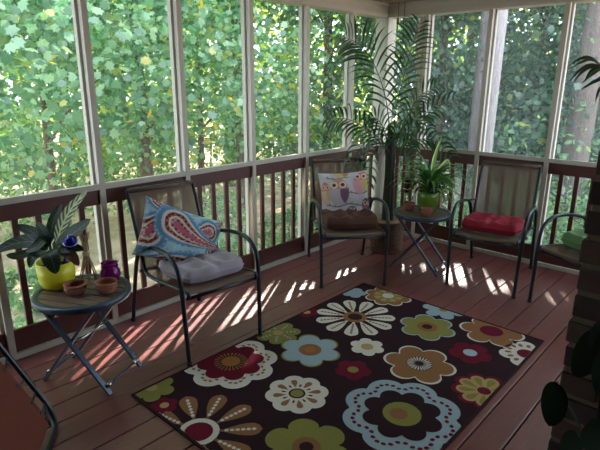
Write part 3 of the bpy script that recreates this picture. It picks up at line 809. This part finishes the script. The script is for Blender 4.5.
for k in range(14):    # woven rows
    z = .012 + k * .021; r = .135 + .02 * (k / 13); pts = [((r + .006 * cos(pi * q + pi * k)) * cos(2 * pi * q / nst), (r + .006 * cos(pi * q + pi * k)) * sin(2 * pi * q / nst), z) for q in range(nst)]
    g.tube(pts, .0115, 6, closed=True)
for q in range(nst): a = 2 * pi * q / nst; g.tube([(.133 * cos(a), .133 * sin(a), 0), (.156 * cos(a), .156 * sin(a), .30)], .006, 5)
g.lathe([(.150, .29), (.162, .292), (.168, .302), (.162, .312), (.150, .312)], (0, 0, 0), 36)
g.lathe([(.13, .006), (.128, .012), (.146, .26), (.14, .26), (.12, .01)], (0, 0, 0), 24)
g.build('basket', M['wicker'], T)
g = G(); g.lathe([(.145, .255), (.07, .268), (0, .27)], (0, 0, 0), 24); g.build('soil', M['soil'], T)
dP = dep_of(PB + Vector((0, 0, .8)))
def pf(*pts): return [at(u, v, dP + d) for u, v, d in pts]
g = G(); rs = random.Random(9)
for k in range(6):
    a = 2 * pi * k / 6; top = at(391 + 3 * cos(a), 135 + rs.uniform(-10, 10), dP + .02 * sin(a)) - PB
    g.tube(bez([(.035 * cos(a), .035 * sin(a), .26), (.03 * cos(a), .03 * sin(a), .55), top * .55 + Vector((.012 * cos(a), .012 * sin(a), .35)), top], 5), [.028] * 6 + [.024] * 5 + [.014] * 5, 8)
g.build('trunk', M['palmtrunk'], T)
B0 = (391, 145, 0)
FR = [([B0, (386, 100, 0), (374, 64, -.06), (360, 45, -.16), (345, 37, -.26)], .27, .45, 30), ([(393, 145, 0), (396, 110, .02), (404, 75, .02), (412, 47, 0), (420, 22, -.03)], .23, .35, 32),
      ([(389, 148, 0), (374, 134, -.12), (350, 120, -.26), (326, 118, -.42)], .20, .9, 28), ([(394, 146, 0), (408, 115, -.03), (420, 96, -.06), (440, 84, -.10)], .14, .6, 24),
      ([(395, 148, 0), (412, 128, -.08), (428, 112, -.16), (455, 98, -.22)], .15, .7, 24), ([(390, 152, 0), (376, 140, -.1), (362, 146, -.2), (350, 172, -.26)], .16, .8, 22),
      ([(394, 152, 0), (410, 142, -.1), (432, 140, -.2), (452, 158, -.26)], .16, .8, 24), ([(392, 152, 0), (394, 136, -.14), (402, 132, -.26), (412, 152, -.36)], .15, .8, 22),
      ([(390, 152, 0), (384, 130, .02), (376, 118, .03), (366, 122, .02)], .15, .7, 20), ([(394, 150, 0), (404, 124, .02), (414, 118, .04), (428, 128, .03)], .15, .7, 20),
      ([(391, 156, 0), (384, 146, -.12), (374, 154, -.22), (368, 186, -.28)], .14, .8, 20), ([(393, 158, 0), (404, 152, -.12), (414, 164, -.2), (420, 190, -.24)], .14, .8, 20)]
for p, L, dr, n in FR: frond(T, PB, pf(*p), L * 1.08, .021, dr, int(n * .56), rs)
# a second palm stands beyond the brick pier; its fronds reach into view
QB = Vector((2.95, -2.15, 0))
T = thing('potted_palm', 'palm frond reaching in at the upper right edge, its pot beyond the brick pier', 'plant', QB)
g = G(); g.lathe([(.12, 0), (.135, .02), (.16, .28), (.17, .30), (.155, .30), (.145, .26), (0, .25)], (0, 0, 0), 30); g.build('pot', M['clay'], T)
g = G(); g.tube(bez([(0, 0, .25), (.01, .01, .8), (-.02, -.01, 1.35)], 6), .018, 8); g.build('trunk', M['palmstem'], T)
TB = QB + Vector((-.02, -.01, 1.33)); dQ = dep_of(TB)
for p, L, dr, n in (([TB, TB + Vector((.2, .1, .35)), TB + Vector((.45, .15, .4)), TB + Vector((.65, .2, .2))], .2, .8, 22), ([TB, TB + Vector((.1, .2, .4)), TB + Vector((.15, .45, .5)), TB + Vector((.2, .7, .3))], .2, .8, 22), ([TB, TB + Vector((.15, -.05, .45)), TB + Vector((.35, -.1, .6)), TB + Vector((.55, -.15, .55))], .2, .8, 22)):
    frond(T, QB, p, L, .016, dr, n, rs)
for stem, lf in (([TB, at(640, 84, dQ), at(618, 72, dQ - .05), at(598, 65, dQ - .08)], [[(603, 67), (590, 58), (580, 59), (567, 67)], [(604, 68), (592, 60), (582, 62), (568, 70)], [(606, 69), (592, 65), (580, 70), (567, 84)], [(606, 69), (594, 66), (582, 72), (573, 84)], [(608, 70), (600, 66), (590, 72), (584, 82)], [(610, 72), (601, 69), (590, 76), (580, 85)], [(612, 72), (604, 76), (594, 82), (580, 89)]]),
                 ([TB, at(640, 100, dQ), at(622, 84, dQ - .05), at(606, 76, dQ - .08)], [[(606, 76), (598, 80), (590, 84), (580, 91)], [(612, 80), (604, 84), (598, 92), (595, 104)], [(616, 82), (608, 88), (603, 98), (600, 108)]])):
    g = G(); P = bez(stem, 8); g.tube(P, .006, 7); st = g.build('frond', M['palmstem'], T, off=QB); g = G()
    for q in lf: blade(g, [at(u, v, dQ - .08 - .02 * j) for j, (u, v) in enumerate(q)], .0135, 5, .15, -fw + Vector((0, 0, .3)), 0, 'lance')
    g.build('leaflets', M['palmleaf'], st, off=QB)
# plant on a stand close to the camera at the lower right
SB = Vector((2.98, -3.62, 0))
T0 = thing('plant_stand', 'slim dark stand below the broad dark leaves by the brick pier', 'stand', SB)
g = G(); g.lathe([(.12, .50), (.125, .505), (.125, .52), (.12, .525)], (0, 0, 0), 28); g.build('stand_top', M['rail'], T0)
for k in range(3): a = 2 * pi * k / 3; g = G(); g.tube([(.13 * cos(a), .13 * sin(a), 0), (.06 * cos(a), .06 * sin(a), .51)], .012, 8); g.build('leg', M['rail'], T0)
SP = SB + Vector((0, 0, .526))
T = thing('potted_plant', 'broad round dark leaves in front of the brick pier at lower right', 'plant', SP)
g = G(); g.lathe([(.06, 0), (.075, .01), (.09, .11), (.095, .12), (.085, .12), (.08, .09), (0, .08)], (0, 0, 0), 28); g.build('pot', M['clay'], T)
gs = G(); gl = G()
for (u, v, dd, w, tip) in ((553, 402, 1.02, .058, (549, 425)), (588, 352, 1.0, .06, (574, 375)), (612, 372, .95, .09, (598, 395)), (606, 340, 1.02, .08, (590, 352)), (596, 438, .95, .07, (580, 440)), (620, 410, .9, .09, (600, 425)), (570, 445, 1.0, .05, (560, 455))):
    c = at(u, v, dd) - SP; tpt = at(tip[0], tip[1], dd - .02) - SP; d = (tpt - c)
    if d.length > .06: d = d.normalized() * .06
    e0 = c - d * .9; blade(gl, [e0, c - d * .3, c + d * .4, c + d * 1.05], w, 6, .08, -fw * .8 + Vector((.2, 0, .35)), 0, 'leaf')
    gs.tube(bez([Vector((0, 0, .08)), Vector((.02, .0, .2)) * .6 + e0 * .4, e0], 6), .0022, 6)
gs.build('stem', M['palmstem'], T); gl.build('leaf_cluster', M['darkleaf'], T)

# ------------------------------------------------------------------ hanging cords in the corner
p = at(398.5, 12, dP + .15); p.z = CEIL
T = thing('hanging_ornament', 'short dark cord with a slim weight hanging near the corner ceiling', 'ornament', p)
e = at(398.3, 21, dP + .15) - p; g = G(); g.tube([(0, 0, 0), (e.x * 0, 0, e.z + .03)], .0025, 6); g.build('cord', M['cord'], T)
g = G(); g.lathe([(.003, 0), (.010, -.004), (.012, -.05), (.006, -.06), (0, -.061)][::-1], (0, 0, e.z + .03), 12); g.build('weight', M['bronze'], T)
p = at(404.5, 12, dP + .15); p.z = CEIL
T = thing('hanging_ornament', 'small dark bell ornament on a long cord amid the palm leaves', 'ornament', p)
e = at(402, 55, dP + .15) - p; g = G(); g.tube([(0, 0, 0), (0, 0, e.z + .02)], .0025, 6); g.build('cord', M['cord'], T)
g = G(); g.lathe([(.026, -.035), (.024, -.01), (.016, .012), (.004, .026), (0, .027)], (0, 0, e.z), 16); g.build('bell', M['bronze'], T)

# ------------------------------------------------------------------ lounge chair at lower left
C0 = Vector((.745, -3.83, 0)); ex = Vector((.82, -.57, 0)).normalized(); ey = Vector((-ex.y, ex.x, 0)); ey = Vector((.57, .82, 0)).normalized()
T = thing('reclining_chair', 'rust orange laced recliner with dark tube frame at the lower left', 'chair', C0)
Wd = .62
def LC(a, b, z): return Vector((ex.x * a + ey.x * b, ex.y * a + ey.y * b, z))
# profile of the lounge: (b, z) from foot end up over the seat to the head
side = [(.0, .03), (-.05, .12), (-.20, .43), (-.24, .50), (-.32, .515), (-.55, .46), (-.68, .43), (-.76, .47), (-.84, .60), (-.98, .95), (-1.04, 1.10)]
A = bez([LC(0, b, z) for b, z in side[1:-1]], 5); B = bez([LC(Wd, b, z) for b, z in side[1:-1]], 5)
def corner(a0, a1, e_, z_, pz, pb):   # rounded U end
    return bez([LC(a0, pb, pz), LC(a0 + (.02 if a1 > a0 else -.02), (pb + e_) / 2 + .005, (pz + z_) / 2 - .008), LC(a0 + (.09 if a1 > a0 else -.09), e_, z_), LC((a0 + a1) / 2, e_, z_), LC(a1 - (.09 if a1 > a0 else -.09), e_, z_), LC(a1 - (.02 if a1 > a0 else -.02), (pb + e_) / 2 + .005, (pz + z_) / 2 - .008), LC(a1, pb, pz)], 5)
foot = corner(0, Wd, 0.0, .018, .12, -.05); head = corner(Wd, 0, -1.04, 1.10, .95, -.98)
g = G(); g.tube(foot + B[1:] + head[1:] + A[::-1][1:-1], .0125, 10, closed=True); g.build('frame', M['frame'], T)
sp = bez([LC(0, b, z) for b, z in [(-.015, .065)] + side[1:-1] + [(-1.02, 1.06)]], 6)
def fs(u, v):
    t = u * (len(sp) - 1); i = min(int(t), len(sp) - 2); p = sp[i].lerp(sp[i + 1], t - i); a = .068 + v * (Wd - .136)
    return p + LC(a, -.004, -.012 * (1 - (2 * v - 1) ** 2))
g = G(); g.grid(fs, 44, 10); g.build('sling', M['slingrust'], T, solid=.004)
def rail_at(aa, z, b):   # nearest point of the side tube
    return min((q for q in (A if aa == 0 else B)), key=lambda q: (q - LC(aa, b, z)).length)
for k in range(36):
    t = .015 + k / 36 * .95
    for v, aa in ((0, 0), (1, Wd)):
        p = fs(t, v); q = rail_at(aa, p.z + .02, p.dot(ey) if False else (p.x * ey.x + p.y * ey.y)); d = (q - p)
        g = G(); g.tube([p - d * .25, p + d * .5 + Vector((0, 0, -.006)), p + d * 1.05], .0045, 6); g.tube([p - d * .25 + Vector((0, 0, .012)), p - d * .25 - Vector((0, 0, .012))], .005, 6)
        g.build('lacing', M['rubber'], T)
for a in (-.03, Wd + .03):
    g = G(); g.tube(bez([LC(a, -.20, .012), LC(a, -.48, .30), LC(a, -.76, .60)], 6), .0125, 10); g.tube(bez([LC(a, -.86, .012), LC(a, -.60, .30), LC(a, -.30, .60)], 6), .0125, 10); g.build('side_legs', M['frame'], T)
    g = G(); g.bar(LC(a, -.28, .615), LC(a, -.80, .615), .05, .022); g.build('armrest', M['rubber'], T, bevel=.006)
for b in (-.20, -.86):
    g = G(); g.tube([LC(-.03, b, .012), LC(Wd + .03, b, .012)], .0115, 8); g.build('floor_bar', M['frame'], T)

# ------------------------------------------------------------------ outside
GZ = -.75
g = G()
def gf(u, v):
    x, y = -30 + 60 * u, -12 + 50 * v
    d = max(0, -x - 4, y - 4)
    return (x, y, GZ + .06 * sin(x * 1.3) * cos(y * 1.1) + .02 * d)
g.grid(gf, 90, 80); g.build('ground', M['ground'], kind='structure')

SUN = Vector((-.50, .84, 0)).normalized() * cos(radians(34)) + Vector((0, 0, sin(radians(34))))
LOBED = np.array([(0, -.5), (.10, -.28), (.42, -.34), (.36, -.10), (.52, .14), (.26, .22), (.22, .46), (0, .36), (-.22, .46), (-.26, .22), (-.52, .14), (-.36, -.10), (-.42, -.34), (-.10, -.28)]) 
OVAL = np.array([(0, -.5), (.2, -.25), (.27, .05), (.15, .35), (0, .5), (-.15, .35), (-.27, .05), (-.2, -.25)])
# where sunlight gets through the canopy to the deck: (x, y, rx, ry)
LIT = [(.32, -3.2, .30, .50), (.42, -2.5, .30, .40), (.50, -1.9, .25, .22), (.62, -1.35, .14, .16), (.75, -1.15, .14, .24), (1.30, -.66, .22, .26), (1.62, -.72, .14, .2), (2.0, -.66, .12, .2), (.98, -2.86, .10, .08), (1.52, -2.86, .06, .05), (1.0, -3.75, .12, .05), (.95, -.80, .1, .14)]
def foliage(name, mat, parent, off, blobs, count, size, shape, seed, flat=.55, gaps=True):
    r = np.random.default_rng(seed)
    vol = np.array([b[3] * b[4] * b[5] for b in blobs]); vol = vol / vol.sum()
    pick = r.choice(len(blobs), count, p=vol); B = np.array([b[:6] for b in blobs])[pick]
    d = r.normal(size=(count, 3)); d /= np.linalg.norm(d, axis=1)[:, None]; rad = r.uniform(.25, 1, count) ** .5
    P = B[:, :3] + d * rad[:, None] * B[:, 3:6]
    # clump: leaves sit in sprays
    nc = max(8, count // 26); cc = P[r.integers(0, count, nc)]; w = r.integers(0, nc, count); mv = r.random(count) < .72
    spread = np.abs(B[:, 3:6]).mean(axis=1)[:, None] * .16
    P = np.where(mv[:, None], cc[w] + r.normal(size=(count, 3)) * np.minimum(spread, .26), P)
    keep = (P[:, 2] > GZ + .05) & ((P[:, 0] < -.22) | (P[:, 1] > .22)) & ~((P[:, 0] > -.6) & (P[:, 1] < .6) & (P[:, 2] > 2.1))
    if gaps:
        s = np.array(SUN); t = P[:, 2] / s[2]; q = P[:, :2] - t[:, None] * s[:2]
        lit = np.zeros(count, bool)
        for lx, ly, a, b in LIT: lit |= ((q[:, 0] - lx) / a) ** 2 + ((q[:, 1] - ly) / b) ** 2 < 1
        keep &= ~lit
    P = P[keep]; n = len(P)
    nrm = r.normal(size=(n, 3)) * flat + np.array([0, 0, 1.]) * (1 - flat) + np.array([.35, -.35, 0]) * (1 - flat); nrm /= np.linalg.norm(nrm, axis=1)[:, None]
    a = np.cross(nrm, r.normal(size=(n, 3))); a /= np.linalg.norm(a, axis=1)[:, None]; b = np.cross(nrm, a)
    sz = size * r.uniform(.65, 1.2, n); K = len(shape)
    x = shape[:, 0][None, :, None]; y = shape[:, 1][None, :, None]
    Vv = P[:, None, :] + (a[:, None, :] * x + b[:, None, :] * y - nrm[:, None, :] * (np.abs(x) ** 2 * .5 + y * y * .25)) * sz[:, None, None]
    Vv = (Vv.reshape(-1, 3) - np.array(off)).astype(np.float32)
    me = bpy.data.meshes.new(name); me.vertices.add(n * K); me.vertices.foreach_set('co', Vv.ravel())
    me.loops.add(n * K); me.loops.foreach_set('vertex_index', np.arange(n * K, dtype=np.int32))
    me.polygons.add(n); me.polygons.foreach_set('loop_start', np.arange(0, n * K, K, dtype=np.int32)); me.polygons.foreach_set('loop_total', np.full(n, K, dtype=np.int32))
    me.materials.append(mat); me.update(calc_edges=True)
    o = bpy.data.objects.new(name, me); COL.objects.link(o); o.parent = parent; return o
def tree(label, x, y, h, r, bark, mat, blobs, count, size, shape, seed, group=None, lean=(0, 0), cat='tree', name='tree', gaps=True, gz=None, flat=.55):
    gz_ = GZ - .05 + .02 * max(0, -x - 4, y - 4) if gz is None else gz
    T = thing(name, label, cat, (x, y, gz_), 0, group); rs = random.Random(seed)
    if r:
        g = G(); pts = [(lean[0] * t + .03 * sin(5 * t + seed) * (0 if t == 0 else 1), lean[1] * t + .03 * cos(4 * t + seed) * (0 if t == 0 else 1), h * t) for t in [k / 10 for k in range(11)]]
        g.tube(pts, [r * (1.25 if k == 0 else 1 - .055 * k) for k in range(11)], 14); tr = g.build('trunk', M[bark], T)
        for b in blobs[:7]:
            q = Vector((b[0] - x, b[1] - y, b[2] - gz_)); t = min(.95, max(.25, (q.z - .6) / h)); p0 = Vector(pts[int(t * 10)])
            if (q - p0).length < .15 or b[2] < 1.3 or r > .15: continue
            g = G(); g.tube(bez([p0, p0.lerp(q, .5) + Vector((0, 0, .12 * rs.random())), q], 5), [r * .34 * (1 - .07 * k) for k in range(11)], 7); g.build('branch', M[bark], T)
    if count: foliage('foliage', mat, T, (x, y, gz_), blobs, count, size, shape, seed, flat, gaps)
    return T
# near lobed-leaf trees outside the left screens
NG = 'lobed leaf trees outside the left screens'; NL = 'broadleaf tree with pale green lobed leaves outside the left screens'
k = 0
for (x, y) in ((-3.1, -4.7), (-3.0, -3.1), (-3.3, -1.9), (-3.1, -.7), (-3.5, .6)):  # first is out of view, added to block sky light on the posts
    bl = [(x + .9, y + .2, 1.7, .85, .8, .8), (x + .3, y - .5, 2.4, .9, .9, .75), (x + .5, y + .6, 1.1, .9, .8, .6), (x - .6, y, 2.6, 1.1, 1.1, 1.), (x, y, 3.9, 1.3, 1.3, 1.2)]
    tree(NL, x - .5, y, 5.2, .06, 'bark', M['lobed'], bl, 6200, .098, LOBED, 20 + k, NG); k += 1
MG = 'woodland trees beyond the left screens'; ML = 'mid green woodland tree standing back beyond the left screens'
for (x, y) in ((-6.2, -5.0), (-7.0, -2.7), (-6.2, -.6), (-7.2, 1.4), (-5.6, 2.6), (-4.4, 4.4)):  # first one unseen, added to shade the left posts from open sky
    bl = [(x + .8, y - .2, 1.3, 1.4, 1.4, 1.1), (x, y + .7, 2.6, 1.5, 1.5, 1.1), (x + .2, y - .6, 3.7, 1.6, 1.6, 1.1), (x, y, 5.6, 2., 2., 1.6), (x - .3, y, .4, 1.3, 1.6, .8)]
    tree(ML, x, y, 7.5, .12, 'bark', M['olive'], bl, 4000, .15, OVAL, 40 + k, MG); k += 1
# back side: dark woodland
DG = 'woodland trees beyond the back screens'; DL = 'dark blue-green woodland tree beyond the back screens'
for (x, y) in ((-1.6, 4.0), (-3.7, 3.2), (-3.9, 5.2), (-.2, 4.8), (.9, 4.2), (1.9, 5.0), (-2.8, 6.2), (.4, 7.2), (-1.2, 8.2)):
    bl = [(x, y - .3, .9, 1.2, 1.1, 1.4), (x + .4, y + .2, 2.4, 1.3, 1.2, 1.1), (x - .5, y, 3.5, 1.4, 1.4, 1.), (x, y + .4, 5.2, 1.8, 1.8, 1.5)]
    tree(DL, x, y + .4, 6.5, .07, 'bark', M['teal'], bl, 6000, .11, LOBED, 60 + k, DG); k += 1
for (x, y, z, c) in ((-2.6, 5.4, 6.2, 9000), (-1.3, 2.9, 4.3, 7000)):  # tall crowns above the view, added to keep sun off the deck
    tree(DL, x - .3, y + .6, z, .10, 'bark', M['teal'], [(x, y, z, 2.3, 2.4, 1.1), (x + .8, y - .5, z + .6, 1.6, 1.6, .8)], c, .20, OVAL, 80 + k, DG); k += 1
# trunks that stand out
def trunk_at(u, dep): q = at(u, 80, dep); return q.x, q.y
x, y = trunk_at(481, 8.0); tree('grey trunk left of the third back screen post, beside the pale trunk', x, y, 9, .085, 'barkgrey', M['teal'], [(x, y, 6.5, 1.6, 1.6, 1.3)], 1800, .16, OVAL, 91)
x, y = trunk_at(494.5, 6.2); tree('pale bark trunk close behind the third back screen post', x, y, 9, .098, 'barkpale', M['teal'], [(x, y, 6.8, 1.6, 1.6, 1.3)], 1800, .16, OVAL, 92)
x, y = trunk_at(587, 6.6); tree('thick grey trunk behind the rightmost back screen', x, y, 9, .19, 'barkrough', M['shrub'], [(x, y - .2, 2.55, .5, .4, .22), (x - .1, y - .5, .75, .8, .35, .6), (x + .5, y, 1.9, .35, .5, .6), (x, y + .4, 6., 2, 2, 1.6)], 3600, .10, OVAL, 93)
x, y = trunk_at(562, 9.0); tree('dark trunk seen high beside the rightmost back post', x, y, 9, .11, 'bark', M['teal'], [(x, y, 6.5, 1.6, 1.6, 1.3)], 1500, .16, OVAL, 94)
x, y = trunk_at(238, 8.5); tree('reddish brown trunk left of the third left screen batten', x, y, 8, .10, 'bark', M['olive'], [(x, y, 6.2, 1.6, 1.6, 1.2)], 1500, .16, OVAL, 95)
x, y = trunk_at(143, 7.0); tree('dark slim trunk seen between the first two left battens', x, y, 8, .06, 'bark', M['olive'], [(x, y, 6.2, 1.6, 1.6, 1.2)], 1500, .16, OVAL, 96)
# far woodland
FG = 'far woodland trees around the porch'; FL = 'far yellow-green tree closing the woodland behind the nearer trees'
for i in range(13):
    a = radians(92 + i * 7.2); d = 13 + 3 * ((i * 7) % 3); x, y = 2 + d * cos(a), -3 + d * sin(a) * 1.0
    bl = [(x, y, .9, 2.6, 2.6, 1.6), (x + .6, y, 3.4, 2.5, 2.4, 1.7), (x - .5, y, 6.0, 2.6, 2.6, 1.9)]
    tree(FL, x, y, 8, .15, 'bark', M['olive'], bl, 2300, .26, OVAL, 100 + i, FG, gaps=True)
# shrubs near the rail
SG = 'shrubs outside the railing'; SL = 'low leafy shrub outside the porch railing'
for i, (x, y, s) in enumerate(((.3, 1.6, .7), (1.2, 1.9, .75), (2.0, 1.6, .7), (2.9, 1.9, .8), (-.9, 1.2, .7), (-1.5, .2, .6), (-1.3, -1.2, .5), (-2.2, -.6, .7), (3.8, 1.7, .8), (-1.15, -3.4, .38), (-2.3, -2.9, .42), (-1.7, -2.5, .36), (-.9, -2.2, .3), (.7, 2.9, .9), (1.8, 3.0, .9), (-1.8, 2.2, .9), (2.6, 3.1, .9), (-5.0, -2.4, 1.3), (-5.2, -1.2, 1.4), (-5.0, .1, 1.4), (-4.9, 1.5, 1.5), (-4.2, 2.9, 1.5), (-3.0, 3.6, 1.4))):
    tree(SL, x, y, s * .9, .02, 'bark', M['shrub'], [(x, y, GZ + s * .6, s * .8, s * .8, s * .65), (x + .2, y + .1, GZ + s * 1.0, s * .5, s * .5, s * .45)], int(1500 * s), .085, OVAL, 140 + i, SG, cat='shrub', name='shrub', gaps=False)

for i, (x, y, s) in enumerate(((-1.9, 5.2, 1.7), (-.7, 6.4, 1.8), (.5, 6.0, 1.8), (1.3, 6.6, 1.8), (-2.6, 8.6, 2.2), (-.2, 9.6, 2.4), (1.4, 9.4, 2.4), (.2, 3.4, 1.0), (1.0, 3.6, 1.0))):
    tree('large dark bush filling the woodland floor beyond the back screens', x, y, s * .9, .03, 'bark', M['teal'], [(x, y, GZ + s * .6, s * .8, s * .6, s * .7), (x + .2, y + .1, GZ + s * 1.1, s * .7, s * .5, s * .6)], int(2400 * s), .12, LOBED, 180 + i, 'dark bushes beyond the back screens', cat='shrub', name='shrub', gaps=False)

# ------------------------------------------------------------------ light
sd = bpy.data.lights.new('sun', 'SUN'); sd.energy = 13.0; sd.angle = radians(.8); sd.color = (1, .93, .82)
so = bpy.data.objects.new('sun', sd); COL.objects.link(so); so.rotation_euler = SUN.to_track_quat('Z', 'Y').to_euler()
w = bpy.data.worlds.new('sky'); S.world = w; w.use_nodes = True; t = w.node_tree; t.nodes.clear()
wo = t.nodes.new('ShaderNodeOutputWorld'); bg = t.nodes.new('ShaderNodeBackground'); bg.inputs[0].default_value = (.76, .88, 1, 1); bg.inputs[1].default_value = 3.0
t.links.new(bg.outputs[0], wo.inputs[0])
S.view_settings.view_transform = 'Standard'; S.view_settings.look = 'None'; S.view_settings.gamma = 1; S.view_settings.use_curve_mapping = False
S.view_settings.exposure = 1.1
S.cycles.max_bounces = 8; S.cycles.diffuse_bounces = 4; S.cycles.transparent_max_bounces = 24; S.cycles.transmission_bounces = 6
S.cycles.use_denoising = True
